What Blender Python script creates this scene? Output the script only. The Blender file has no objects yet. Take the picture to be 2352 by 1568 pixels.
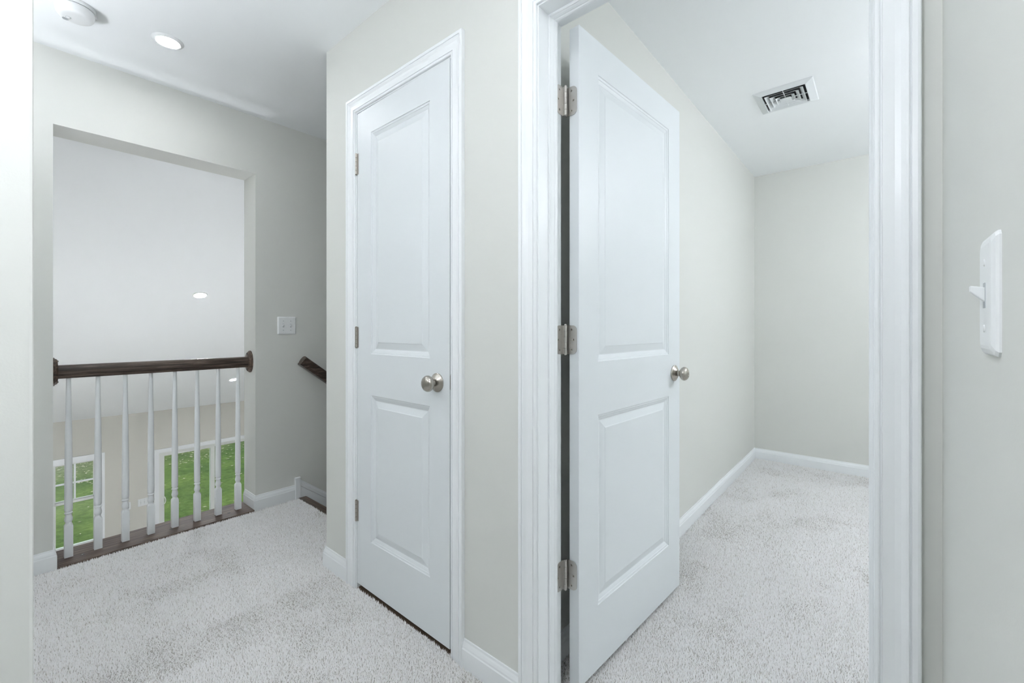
import bpy, bmesh, math, random
import numpy as np
from mathutils import Vector, Matrix

# ------------------------------------------------------------------ camera, world, exposure
SC = bpy.context.scene
COL = SC.collection
R = math.radians
H = 2.4254            # upstairs ceiling height above carpet
EYE = 1.118

cam = bpy.data.cameras.new('camera')
cam_o = bpy.data.objects.new('camera', cam)
COL.objects.link(cam_o)
cam.sensor_fit = 'HORIZONTAL'
cam.sensor_width = 36.0
cam.lens = 36.0 * 1000.5 / 2352.0
cam.shift_y = -(784.0 - 752.85) / 2352.0
cam.clip_start = 0.01
cam_o.location = (0, 0, EYE)
cam_o.rotation_euler = (R(90), 0, R(40.225 - 90))
SC.camera = cam_o

SC.view_settings.view_transform = 'Standard'
SC.view_settings.look = 'None'
SC.view_settings.gamma = 1.0
SC.view_settings.use_curve_mapping = False
SC.view_settings.exposure = 0.03
SC.cycles.max_bounces = 6
SC.cycles.diffuse_bounces = 5
SC.cycles.glossy_bounces = 3
SC.cycles.transparent_max_bounces = 12
SC.cycles.sample_clamp_indirect = 60.0
SC.cycles.adaptive_threshold = 0.08
SC.cycles.use_light_tree = False

W = bpy.data.worlds.new('overcast_sky')
SC.world = W
W.use_nodes = True
bg = W.node_tree.nodes['Background']
bg.inputs[0].default_value = (0.88, 0.95, 1.0, 1)
bg.inputs[1].default_value = 1.6

LAMP_LANDING = 140.0
LAMP_HALL = 140.0
FILL_GLOBE_LANDING = 15.5
FILL_UPLIGHT = 78.0
FILL_GLOBE_HALL = 37.0
LAMP_GLOBE_BED = 112.0
LAMP_GREAT = 460.0
FILL_FLOOR_GREAT = 122.0
LAMP_COOL = (0.975, 1.0, 1.075)

# ------------------------------------------------------------------ materials
def new_mat(name):
    m = bpy.data.materials.new(name)
    m.use_nodes = True
    nt = m.node_tree
    b = nt.nodes['Principled BSDF']
    return m, nt, b

def paint(name, col, rough=0.5, bump=0.0, scale=260.0, spec=0.5):
    m, nt, b = new_mat(name)
    b.inputs['Base Color'].default_value = (*col, 1)
    b.inputs['Roughness'].default_value = rough
    b.inputs['Specular IOR Level'].default_value = spec
    if bump:
        tc = nt.nodes.new('ShaderNodeTexCoord')
        n = nt.nodes.new('ShaderNodeTexNoise')
        n.inputs['Scale'].default_value = scale
        n.inputs['Detail'].default_value = 2.0
        bp = nt.nodes.new('ShaderNodeBump')
        bp.inputs['Strength'].default_value = bump
        bp.inputs['Distance'].default_value = 0.002
        nt.links.new(tc.outputs['Object'], n.inputs['Vector'])
        nt.links.new(n.outputs['Fac'], bp.inputs['Height'])
        nt.links.new(bp.outputs['Normal'], b.inputs['Normal'])
    return m

M = {}
M['wall'] = paint('greige_wall_paint', (0.685, 0.695, 0.660), 0.62, 0.05, 300)
M['wall_great'] = paint('warm_greige_wall_paint', (0.66, 0.65, 0.595), 0.62, 0.05, 300)
M['ceiling'] = paint('ceiling_white_paint', (0.93, 0.955, 0.965), 0.8, 0.06, 220)
M['trim'] = paint('white_semigloss_trim', (0.85, 0.875, 0.885), 0.32)
M['door'] = paint('white_door_paint', (0.74, 0.775, 0.79), 0.38, 0.03, 500)
M['plastic'] = paint('white_plastic', (0.80, 0.82, 0.82), 0.35)
M['grey_plastic'] = paint('grey_plastic', (0.45, 0.48, 0.49), 0.5)
M['vent_white'] = paint('white_enamel', (0.76, 0.79, 0.80), 0.4)
M['duct_shade'] = paint('duct_shade_black', (0.02, 0.02, 0.022), 0.9)
M['vinyl'] = paint('white_vinyl_frame', (0.78, 0.80, 0.77), 0.4)
M['dark'] = paint('dark_gap_shade', (0.03, 0.025, 0.02), 0.9)
M['fibreboard'] = paint('raw_fibreboard', (0.42, 0.27, 0.15), 0.9)
M['gap_shade_brown'] = paint('subfloor_and_gap_shade', (0.11, 0.075, 0.05), 0.8)
M['screw_dark'] = paint('dark_screw_slot', (0.06, 0.06, 0.055), 0.6)

def metal(name, col, rough):
    m, nt, b = new_mat(name)
    b.inputs['Base Color'].default_value = (*col, 1)
    b.inputs['Metallic'].default_value = 1.0
    b.inputs['Roughness'].default_value = rough
    return m
M['nickel'] = metal('satin_nickel', (0.47, 0.44, 0.395), 0.27)
M['nickel_light'] = metal('brushed_nickel_hinge', (0.60, 0.58, 0.55), 0.33)

def wood(name, axis, dark=(0.018, 0.013, 0.010), mid=(0.060, 0.041, 0.031), light=(0.20, 0.150, 0.118), rough=0.34):
    m, nt, b = new_mat(name)
    tc = nt.nodes.new('ShaderNodeTexCoord')
    mp = nt.nodes.new('ShaderNodeMapping')
    sc = [90.0, 90.0, 90.0]
    sc[axis] = 5.0
    mp.inputs['Scale'].default_value = sc
    n = nt.nodes.new('ShaderNodeTexNoise')
    n.inputs['Scale'].default_value = 1.0
    n.inputs['Detail'].default_value = 6.0
    n.inputs['Roughness'].default_value = 0.65
    n.inputs['Distortion'].default_value = 0.6
    cr = nt.nodes.new('ShaderNodeValToRGB')
    e = cr.color_ramp.elements
    e[0].position = 0.30; e[0].color = (*dark, 1)
    e[1].position = 0.74; e[1].color = (*light, 1)
    x = e.new(0.50); x.color = (*mid, 1)
    bp = nt.nodes.new('ShaderNodeBump')
    bp.inputs['Strength'].default_value = 0.15
    bp.inputs['Distance'].default_value = 0.001
    nt.links.new(tc.outputs['Object'], mp.inputs['Vector'])
    nt.links.new(mp.outputs['Vector'], n.inputs['Vector'])
    nt.links.new(n.outputs['Fac'], cr.inputs['Fac'])
    nt.links.new(cr.outputs['Color'], b.inputs['Base Color'])
    nt.links.new(n.outputs['Fac'], bp.inputs['Height'])
    nt.links.new(bp.outputs['Normal'], b.inputs['Normal'])
    b.inputs['Roughness'].default_value = rough
    return m
M['wood_x'] = wood('dark_stained_oak', 0)
M['wood_y'] = wood('dark_stained_oak_nosing', 1, mid=(0.085, 0.055, 0.038), light=(0.22, 0.150, 0.105), rough=0.42)
M['wood_tread'] = wood('dark_stained_oak_tread', 0, dark=(0.022, 0.014, 0.010), mid=(0.090, 0.058, 0.042), light=(0.22, 0.155, 0.118), rough=0.55)

def carpet_mat():
    m, nt, b = new_mat('pale_carpet_yarn')
    at = nt.nodes.new('ShaderNodeAttribute')
    at.attribute_name = 'yarn'
    cr = nt.nodes.new('ShaderNodeValToRGB')
    e = cr.color_ramp.elements
    e[0].position = 0.0; e[0].color = (0.56, 0.535, 0.49, 1)
    e[1].position = 1.0; e[1].color = (0.955, 0.955, 0.95, 1)
    x = e.new(0.28); x.color = (0.84, 0.83, 0.805, 1)
    y = e.new(0.55); y.color = (0.92, 0.915, 0.90, 1)
    nt.links.new(at.outputs['Fac'], cr.inputs['Fac'])
    nt.links.new(cr.outputs['Color'], b.inputs['Base Color'])
    b.inputs['Roughness'].default_value = 0.95
    b.inputs['Specular IOR Level'].default_value = 0.1
    return m
M['carpet'] = carpet_mat()

def carpet_base():
    m, nt, b = new_mat('carpet_backing')
    tc = nt.nodes.new('ShaderNodeTexCoord')
    n = nt.nodes.new('ShaderNodeTexNoise')
    n.inputs['Scale'].default_value = 180.0
    n.inputs['Detail'].default_value = 4.0
    cr = nt.nodes.new('ShaderNodeValToRGB')
    cr.color_ramp.elements[0].position = 0.3; cr.color_ramp.elements[0].color = (0.42, 0.40, 0.36, 1)
    cr.color_ramp.elements[1].position = 0.7; cr.color_ramp.elements[1].color = (0.70, 0.69, 0.66, 1)
    bp = nt.nodes.new('ShaderNodeBump')
    bp.inputs['Strength'].default_value = 0.8
    bp.inputs['Distance'].default_value = 0.006
    nt.links.new(tc.outputs['Object'], n.inputs['Vector'])
    nt.links.new(n.outputs['Fac'], cr.inputs['Fac'])
    nt.links.new(cr.outputs['Color'], b.inputs['Base Color'])
    nt.links.new(n.outputs['Fac'], bp.inputs['Height'])
    nt.links.new(bp.outputs['Normal'], b.inputs['Normal'])
    b.inputs['Roughness'].default_value = 0.95
    return m
M['carpet_base'] = carpet_base()

def lawn_mat():
    m, nt, b = new_mat('lawn_turf')
    N = nt.nodes.new
    L = nt.links.new
    tc = N('ShaderNodeTexCoord')
    fine = N('ShaderNodeTexNoise'); fine.inputs['Scale'].default_value = 9.0; fine.inputs['Detail'].default_value = 5.0
    fine.inputs['Roughness'].default_value = 0.75
    big = N('ShaderNodeTexNoise'); big.inputs['Scale'].default_value = 0.8; big.inputs['Detail'].default_value = 3.0
    cr = N('ShaderNodeValToRGB')
    e = cr.color_ramp.elements
    e[0].position = 0.25; e[0].color = (0.050, 0.085, 0.020, 1)
    e[1].position = 0.78; e[1].color = (0.175, 0.255, 0.080, 1)
    x = e.new(0.5); x.color = (0.100, 0.160, 0.040, 1)
    cr2 = N('ShaderNodeValToRGB')
    cr2.color_ramp.elements[0].position = 0.35; cr2.color_ramp.elements[0].color = (0.62, 0.70, 0.60, 1)
    cr2.color_ramp.elements[1].position = 0.65; cr2.color_ramp.elements[1].color = (1.35, 1.22, 1.15, 1)
    mul = N('ShaderNodeMix'); mul.data_type = 'RGBA'; mul.blend_type = 'MULTIPLY'
    mul.inputs['Factor'].default_value = 1.0
    # bare, thatchy turf farther from the house, under the trees
    sx = N('ShaderNodeSeparateXYZ')
    wob = N('ShaderNodeMath'); wob.operation = 'MULTIPLY_ADD'
    wob.inputs[1].default_value = 3.0
    mr = N('ShaderNodeMapRange')
    mr.inputs['From Min'].default_value = 17.9
    mr.inputs['From Max'].default_value = 20.2
    mr.inputs['To Max'].default_value = 0.65
    mx = N('ShaderNodeMix'); mx.data_type = 'RGBA'
    thatch = N('ShaderNodeValToRGB')
    thatch.color_ramp.elements[0].position = 0.35; thatch.color_ramp.elements[0].color = (0.070, 0.085, 0.040, 1)
    thatch.color_ramp.elements[1].position = 0.75; thatch.color_ramp.elements[1].color = (0.26, 0.24, 0.15, 1)
    bp = N('ShaderNodeBump'); bp.inputs['Strength'].default_value = 0.6; bp.inputs['Distance'].default_value = 0.05
    L(tc.outputs['Object'], fine.inputs['Vector']); L(tc.outputs['Object'], big.inputs['Vector'])
    L(tc.outputs['Object'], sx.inputs['Vector'])
    L(fine.outputs['Fac'], cr.inputs['Fac']); L(big.outputs['Fac'], cr2.inputs['Fac'])
    L(cr.outputs['Color'], mul.inputs['A']); L(cr2.outputs['Color'], mul.inputs['B'])
    L(big.outputs['Fac'], wob.inputs[0]); L(sx.outputs['Y'], wob.inputs[2])
    L(wob.outputs[0], mr.inputs['Value'])
    L(mr.outputs['Result'], mx.inputs['Factor'])
    L(fine.outputs['Fac'], thatch.inputs['Fac'])
    L(mul.outputs['Result'], mx.inputs['A']); L(thatch.outputs['Color'], mx.inputs['B'])
    L(mx.outputs['Result'], b.inputs['Base Color'])
    L(fine.outputs['Fac'], bp.inputs['Height']); L(bp.outputs['Normal'], b.inputs['Normal'])
    b.inputs['Roughness'].default_value = 0.9
    b.inputs['Specular IOR Level'].default_value = 0.15
    return m
M['lawn'] = lawn_mat()
M['leaf'] = paint('dry_leaf', (0.52, 0.45, 0.34), 0.8)

def glass_mat():
    m = bpy.data.materials.new('window_glass')
    m.use_nodes = True
    nt = m.node_tree
    nt.nodes.clear()
    o = nt.nodes.new('ShaderNodeOutputMaterial')
    mix = nt.nodes.new('ShaderNodeMixShader')
    t = nt.nodes.new('ShaderNodeBsdfTransparent')
    t.inputs[0].default_value = (0.93, 0.97, 0.94, 1)
    g = nt.nodes.new('ShaderNodeBsdfGlossy')
    g.inputs['Roughness'].default_value = 0.02
    lw = nt.nodes.new('ShaderNodeFresnel')
    lw.inputs['IOR'].default_value = 1.45
    nt.links.new(lw.outputs['Fac'], mix.inputs[0])
    nt.links.new(t.outputs[0], mix.inputs[1])
    nt.links.new(g.outputs[0], mix.inputs[2])
    nt.links.new(mix.outputs[0], o.inputs[0])
    return m
M['glass'] = glass_mat()

def emit(name, col, s):
    m = bpy.data.materials.new(name)
    m.use_nodes = True
    nt = m.node_tree
    b = nt.nodes['Principled BSDF']
    b.inputs['Base Color'].default_value = (0.9, 0.9, 0.9, 1)
    b.inputs['Emission Color'].default_value = (*col, 1)
    b.inputs['Emission Strength'].default_value = s
    return m

# ------------------------------------------------------------------ helpers
def tag(o, label=None, cat=None, group=None, kind=None):
    if label: o['label'] = label
    if cat: o['category'] = cat
    if group: o['group'] = group
    if kind: o['kind'] = kind
    return o

def empty(name, loc=(0, 0, 0), rz=0.0, parent=None):
    o = bpy.data.objects.new(name, None)
    COL.objects.link(o)
    o.location = loc
    o.rotation_euler = (0, 0, rz)
    o.empty_display_size = 0.05
    if parent: o.parent = parent
    return o

class MB:
    """collects vertices and faces, links them as ONE mesh object"""
    def __init__(s):
        s.v = []; s.f = []; s.sm = []
    def add(s, vs, fs, smooth=False):
        k = len(s.v)
        s.v += [tuple(v) for v in vs]
        s.f += [tuple(k + i for i in f) for f in fs]
        s.sm += [smooth] * len(fs)
        return s
    def box(s, x0, x1, y0, y1, z0, z1):
        vs = [(x0,y0,z0),(x1,y0,z0),(x1,y1,z0),(x0,y1,z0),(x0,y0,z1),(x1,y0,z1),(x1,y1,z1),(x0,y1,z1)]
        return s.add(vs, [(0,3,2,1),(4,5,6,7),(0,1,5,4),(1,2,6,5),(2,3,7,6),(3,0,4,7)])
    def loft(s, rings, cap=True, closed=True, smooth=False):
        n = len(rings[0]); vs = [p for r in rings for p in r]; fs = []
        for a in range(len(rings) - 1):
            for i in range(n if closed else n - 1):
                j = (i + 1) % n
                fs.append((a*n+i, a*n+j, (a+1)*n+j, (a+1)*n+i))
        s.add(vs, fs, smooth)
        if cap and closed:
            k = len(s.v) - len(vs)
            s.f += [tuple(k + i for i in reversed(range(n))), tuple(k + (len(rings)-1)*n + i for i in range(n))]
            s.sm += [False, False]
        return s
    def lathe(s, prof, origin=(0,0,0), axis='Z', n=32, sx=1.0, sy=1.0):
        """prof: (radius, distance along axis)"""
        rings = []
        for r, d in prof:
            ring = []
            for i in range(n):
                a = 2*math.pi*i/n
                p = (r*math.cos(a)*sx, r*math.sin(a)*sy, d)
                if axis == 'Z': q = p
                elif axis == '-Z': q = (p[0], -p[1], -d)
                elif axis == 'X': q = (d, p[0], p[1])
                elif axis == '-X': q = (-d, -p[0], p[1])
                elif axis == 'Y': q = (-p[0], d, p[1])
                elif axis == '-Y': q = (p[0], -d, p[1])
                ring.append((q[0]+origin[0], q[1]+origin[1], q[2]+origin[2]))
            rings.append(ring)
        return s.loft(rings, cap=prof[0][0] < 1e-6, smooth=True)
    def obj(s, name, mat, parent=None, bevel=0.0, auto=True, loc=None):
        me = bpy.data.meshes.new(name)
        me.from_pydata(s.v, [], s.f)
        bm = bmesh.new(); bm.from_mesh(me)
        bmesh.ops.recalc_face_normals(bm, faces=bm.faces)
        bm.to_mesh(me); bm.free()
        me.polygons.foreach_set('use_smooth', s.sm)
        if any(s.sm) and auto:
            me.set_sharp_from_angle(angle=R(38))
        o = bpy.data.objects.new(name, me)
        COL.objects.link(o)
        if mat: me.materials.append(M[mat] if isinstance(mat, str) else mat)
        if parent: o.parent = parent
        if loc: o.location = loc
        if bevel:
            b = o.modifiers.new('edge', 'BEVEL')
            b.width = bevel; b.segments = 2; b.limit_method = 'ANGLE'; b.angle_limit = R(40)
        return o

def copy_tree(o, parent=None):
    c = o.copy(); COL.objects.link(c)
    c.parent = parent
    for ch in list(o.children):
        copy_tree(ch, c)
    return c

def struct(name, mb, mat, label, cat, bevel=0.0):
    o = mb.obj(name, mat, bevel=bevel)
    return tag(o, label, cat, kind='structure')

# ------------------------------------------------------------------ dimensions (metres, camera at the origin)
X0 = 1.0107; X1 = X0 + 0.115          # wall with the closet door and the bedroom doorway
YC = 2.009                            # its outside corner by the stairs
YR = 2.9525; YRB = YR + 0.19          # wall with the balustrade opening
OL, OR_, OT = 0.1692, 1.033, 2.0723   # balustrade opening
YB = 0.8337; XB = 4.2375              # bedroom left and back wall
YW = -0.0785                          # wall beside the camera
YH = 0.91                             # other hall wall
XE = 0.0333                           # where that wall ends
FL = -2.93                            # lower floor
YF = 8.83                             # far wall of the great room
FZ = -0.012                           # carpet backing
# closet door opening and bedroom door opening (jamb faces)
C0, C1, CZ = 1.1255, 1.7385, 2.0485
B0, B1, BZ = 0.006, 0.754, 2.048
JT = 0.018

# ------------------------------------------------------------------ structure: walls
m = MB()
m.box(-3.0, OL, YR, YRB, FL, H + 0.1)
m.box(OR_, 6.5, YR, YRB, FL, H + 0.1)
m.box(OL, OR_, YR, YRB, OT, H + 0.1)
m.box(OL, OR_, YR, YRB, FL, -0.03)
struct('wall_railing', m, 'wall', 'pale greige wall with the balustrade opening', 'wall')

m = MB()
for a, b in ((YW - 2.7, B0 - JT), (B1 + JT, C0 - JT), (C1 + JT, YC)):
    m.box(X0, X1, a, b, -0.3, H)
m.box(X0, X1, B0 - JT, B1 + JT, BZ + JT, H)
m.box(X0, X1, C0 - JT, C1 + JT, CZ + JT, H)
struct('wall_closet', m, 'wall', 'pale greige wall holding the closed narrow door and the open doorway', 'wall')

m = MB(); m.box(X1, XB + 0.1, YC - 0.115, YC, FL, H)
struct('wall_stair', m, 'wall', 'greige wall on the closet side of the stairs', 'wall')
m = MB(); m.box(XB, XB + 0.115, YC, YR, FL, H)
struct('wall_stair_end', m, 'wall', 'greige wall at the foot of the stairs', 'wall')
m = MB(); m.box(1.85, 1.95, YB + 0.115, YC - 0.115, -0.3, H)
struct('wall_closet_back', m, 'wall', 'greige wall inside the closet', 'wall')
m = MB(); m.box(X1, XB, YB, YB + 0.115, -0.3, H)
struct('wall_bedroom_left', m, 'wall', 'greige bedroom wall running behind the open door', 'wall')

# bedroom back wall and window wall
m = MB(); m.box(XB, XB + 0.115, -2.8, YB + 0.115, -0.3, H)
struct('wall_bedroom_back', m, 'wall', 'greige bedroom wall facing the open doorway', 'wall')
m = MB()
m.box(X1, 1.75, -2.915, -2.8, -0.3, H); m.box(3.55, XB + 0.115, -2.915, -2.8, -0.3, H)
m.box(1.75, 3.55, -2.915, -2.8, -0.3, 0.75); m.box(1.75, 3.55, -2.915, -2.8, 2.1, H)
struct('wall_bedroom_window', m, 'wall', 'greige bedroom wall with a wide window', 'wall')

m = MB(); m.box(-3.0, X0, YW - 0.115, YW, -0.3, H)
struct('wall_right', m, 'wall', 'pale greige wall close on the right with the single switch', 'wall')
m = MB(); m.box(-3.0, XE, YH, YH + 0.115, -0.3, H)
struct('wall_left', m, 'wall', 'bright pale wall end at the left edge of the picture', 'wall', 0.004)
m = MB(); m.box(-3.1, -3.0, YW - 0.115, YH + 0.115, -0.3, H)
struct('wall_hall_end', m, 'wall', 'greige wall closing the hallway behind the viewer', 'wall')
m = MB(); m.box(-1.3, -1.2, YH + 0.115, YR, -0.3, H)
struct('wall_landing', m, 'wall', 'greige wall closing the landing on its far left', 'wall')

# ceilings
m = MB()
m.box(-3.1, XB + 0.115, -2.915, YR, H, H + 0.1)
struct('ceiling', m, 'ceiling', 'flat white ceiling over the landing and the bedroom', 'ceiling')
SL = 0.43
ZW = -0.207
m = MB()
za = ZW + SL * (YF + 0.2 - YF - 0.4); zb = ZW + SL * (YF - YRB)
za = ZW - SL * 0.15
m.loft([[(-3.0, YRB, zb), (6.5, YRB, zb), (6.5, YRB, zb + 0.12), (-3.0, YRB, zb + 0.12)],
        [(-3.0, YF + 0.15, za), (6.5, YF + 0.15, za), (6.5, YF + 0.15, za + 0.12), (-3.0, YF + 0.15, za + 0.12)]])
struct('ceiling_vaulted', m, 'ceiling', 'sloping white ceiling seen through the balustrade opening', 'ceiling')

# floors
m = MB()
m.box(-3.1, X1, YW - 0.115, YR, -0.3, FZ)
m.box(X1, 1.285, YC, YR, -0.3, FZ)
struct('floor', m, 'carpet_base', 'carpet backing of the landing and the hallway', 'floor')
m = MB()
m.box(X1, XB, -2.8, YB, -0.3, FZ)
struct('floor_bedroom', m, 'carpet_base', 'carpet backing of the bedroom', 'floor')
m = MB()
m.box(X1, 1.85, YB + 0.115, YC - 0.115, -0.3, FZ - 0.004)
struct('floor_closet', m, 'dark', 'bare closet floor with the shade of the door gap in its dark colour', 'floor')  # near-black tone carries the shade seen through the door gap
m = MB(); m.box(X0 - .001, X1, C0, C1, FZ - .004, FZ + .0015)
struct('trim_6', m, 'gap_shade_brown', 'dark strip of subfloor brown and painted shade under the closed narrow door', 'gap shade')  # subfloor brown with the shade under the door put into its colour
m = MB(); m.box(-3.0, 6.5, YR - 1.1, YF, FL - 0.1, FL)
struct('floor_lower', m, 'carpet_base', 'pale carpeted floor of the room below', 'floor')

# great room walls
def fz(px_z):   # heights measured with the far wall at 8.03 m, carried to its real distance
    return EYE - (EYE - px_z) * (YF / 8.033)
def fx(x):
    return x * (YF / 8.033)
WX0, WX1 = fx(0.455), fx(0.868)           # window opening
WZ0, WZ1 = fz(-1.765), fz(-0.640)
SX0, SX1 = fx(1.525), fx(1.525) + 1.62    # sliding door opening
SZ1 = fz(-0.705)
m = MB()
T = 0.15
m.box(-3.0, WX0, YF, YF + T, FL, ZW + 0.05)
m.box(WX0, WX1, YF, YF + T, FL, WZ0); m.box(WX0, WX1, YF, YF + T, WZ1, ZW + 0.05)
m.box(WX1, SX0, YF, YF + T, FL, ZW + 0.05)
m.box(SX0, SX1, YF, YF + T, SZ1, ZW + 0.05)
m.box(SX1, 6.5, YF, YF + T, FL, ZW + 0.05)
struct('wall_far', m, 'wall_great', 'warm beige far wall of the room below with window and sliding door', 'wall')
m = MB(); m.box(-3.1, -3.0, YRB, YF + T, FL, 2.6)
struct('wall_great_left', m, 'wall_great', 'beige left wall of the room below', 'wall')
m = MB(); m.box(6.5, 6.6, YR, YF + T, FL, 2.6)
struct('wall_great_right', m, 'wall_great', 'beige right wall of the room below', 'wall')

# ------------------------------------------------------------------ baseboards
BB = [(0, FZ), (0.0125, FZ), (0.0125, 0.052), (0.0105, 0.056), (0.0100, 0.062), (0.0075, 0.070), (0.0050, 0.075), (0.0045, 0.082), (0, 0.082)]
def baseboard(name, path, label, ends=(0, 0)):
    """path: points on the wall line in plan, room on the right-hand side when walking along it"""
    m = MB(); rings = []
    n = len(path)
    for i, p in enumerate(path):
        p = Vector(p)
        def nrm(a, b):
            d = (Vector(b) - Vector(a)).normalized(); return Vector((d.y, -d.x))
        if i == 0: off = nrm(path[0], path[1])
        elif i == n - 1: off = nrm(path[-2], path[-1])
        else:
            a = nrm(path[i-1], path[i]); b = nrm(path[i], path[i+1])
            off = (a + b) / (1 + a.dot(b))
        rings.append([(p.x + off.x*t, p.y + off.y*t, z) for t, z in BB])
    m.loft(rings)
    return struct(name, m, 'trim', label, 'baseboard')
CW = 0.062
baseboard('baseboard_railing_left', [(-1.2, YR), (OL, YR), (OL, YRB - 0.02)], 'white baseboard wrapping the opening edge left of the balustrade')
baseboard('baseboard_railing_right', [(OR_, YRB - 0.02), (OR_, YR), (1.27, YR)], 'white baseboard under the double switch beside the balustrade')
baseboard('baseboard_closet_left', [(1.26, YC), (X0, YC), (X0, C1 + 0.006 + CW)], 'short white baseboard left of the closed narrow door')
baseboard('baseboard_closet_right', [(X0, C0 - 0.003 - CW + 0.004), (X0, B1 + 0.0645)], 'short white baseboard between the two door casings')
baseboard('baseboard_bedroom_left', [(X1 + 0.004, YB), (XB, YB), (XB, -2.8)], 'white baseboard around the bedroom walls')
baseboard('baseboard_right', [(X0 - 0.02, YW), (-3.0, YW)], 'white baseboard along the wall beside the viewer')
baseboard('baseboard_left', [(-3.0, YH), (XE, YH), (XE, YH + 0.115), (-1.2, YH + 0.115)], 'white baseboard around the wall end on the left')
# small strip of bare fibreboard at the casing foot
m = MB(); m.box(X0 - 0.0131, X0 - 0.012, C0 - 0.003 - CW + 0.0035, C0 - 0.003 - CW + 0.008, FZ, 0.012)
tag(m.obj('baseboard_end_chip', 'fibreboard'), 'tiny strip of bare brown fibreboard at the foot of the casing', 'chip', kind='structure')

# ------------------------------------------------------------------ casings and jambs
CP = [(0, 0), (0, .0055), (.0015, .0075), (.0055, .0085), (.0080, .0080), (.0088, .0060), (.0110, .0060), (.0118, .0088), (.0190, .0088),
      (.0280, .0088), (.0360, .0104), (.0425, .0140), (.0455, .0150), (.0470, .0145), (.0476, .0122), (.0494, .0122), (.0500, .0152), (.0570, .0158), (.0605, .0150), (.062, .0125), (.062, 0)]
def casing(parent, px, sgn, yl, yr, zt, zb=FZ):
    """on the wall plane x=px, projecting towards sgn; yl > yr are the inner edges"""
    def pt(y, z, d): return (px + sgn * d, y, z)
    a = MB(); a.loft([[pt(yl + w, zb, d) for w, d in CP], [pt(yl + w, zt + w, d) for w, d in CP]], smooth=False)
    a.obj('casing_leg', 'trim', parent)
    a = MB(); a.loft([[pt(yr - w, zb, d) for w, d in CP], [pt(yr - w, zt + w, d) for w, d in CP]])
    a.obj('casing_leg', 'trim', parent)
    a = MB(); a.loft([[pt(yl + w, zt + w, d) for w, d in CP], [pt(yr - w, zt + w, d) for w, d in CP]])
    a.obj('casing_head', 'trim', parent)

def jamb(parent, xa, xb, yl, yr, zt, stop):
    m = MB(); m.box(xa, xb, yl, yl + JT, FZ, zt + JT); m.obj('jamb_side', 'trim', parent)
    m = MB(); m.box(xa, xb, yr - JT, yr, FZ, zt + JT); m.obj('jamb_side', 'trim', parent)
    m = MB(); m.box(xa, xb, yr, yl, zt, zt + JT); m.obj('jamb_head', 'trim', parent)
    sa, sb = stop
    sp = [(sa, 0), (sa, .004), (sa + .003, .0055), (sa + .006, .005), (sa + .010, .0065), (sa + .016, .008), (sa + .019, .0075), (sa + .022, .010), (sa + .026, .011), (sb, .011), (sb, 0)]
    m = MB(); m.loft([[(x, yl - d, FZ) for x, d in sp], [(x, yl - d, zt - d) for x, d in sp]]); m.obj('door_stop', 'trim', parent)
    m = MB(); m.loft([[(x, yr + d, FZ) for x, d in sp], [(x, yr + d, zt - d) for x, d in sp]]); m.obj('door_stop', 'trim', parent)
    m = MB(); m.loft([[(x, yl - d, zt - d) for x, d in sp], [(x, yr + d, zt - d) for x, d in sp]]); m.obj('door_stop_head', 'trim', parent)

t1 = tag(empty('trim_1', (0, 0, 0)), 'white moulded casing and jamb around the closed narrow door', 'door frame', kind='structure')
casing(t1, X0, -1, C1 + 0.006, C0 - 0.001, CZ + 0.005)
jamb(t1, X0, X1, C1, C0, CZ, (X0 + 0.038, X0 + 0.07))
m = MB()
z0, z1 = 0.902, 0.960
rr = 0.006
prof = [(-0.0065, z0 + rr), (-0.0045, z0 + 0.001), (0.030, z0), (0.030, z1), (-0.0045, z1 - 0.001), (-0.0065, z1 - rr)]
m.loft([[(X0 + a, C0, z) for a, z in prof], [(X0 + a, C0 + 0.0015, z) for a, z in prof]])
sp = m.obj('strike_plate', 'nickel', t1); sp['label'] = 'dark nickel strike plate lip'

t2 = tag(empty('trim_2', (0, 0, 0)), 'white moulded casing and jamb around the open bedroom doorway', 'door frame', kind='structure')
casing(t2, X0, -1, B1 + 0.004, B0 + 0.003, BZ + 0.004)
casing(t2, X1, 1, B1 + 0.004, B0 + 0.003, BZ + 0.004)
jamb(t2, X0, X1, B1, B0, BZ, (X0 + 0.048, X0 + 0.080))

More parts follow.
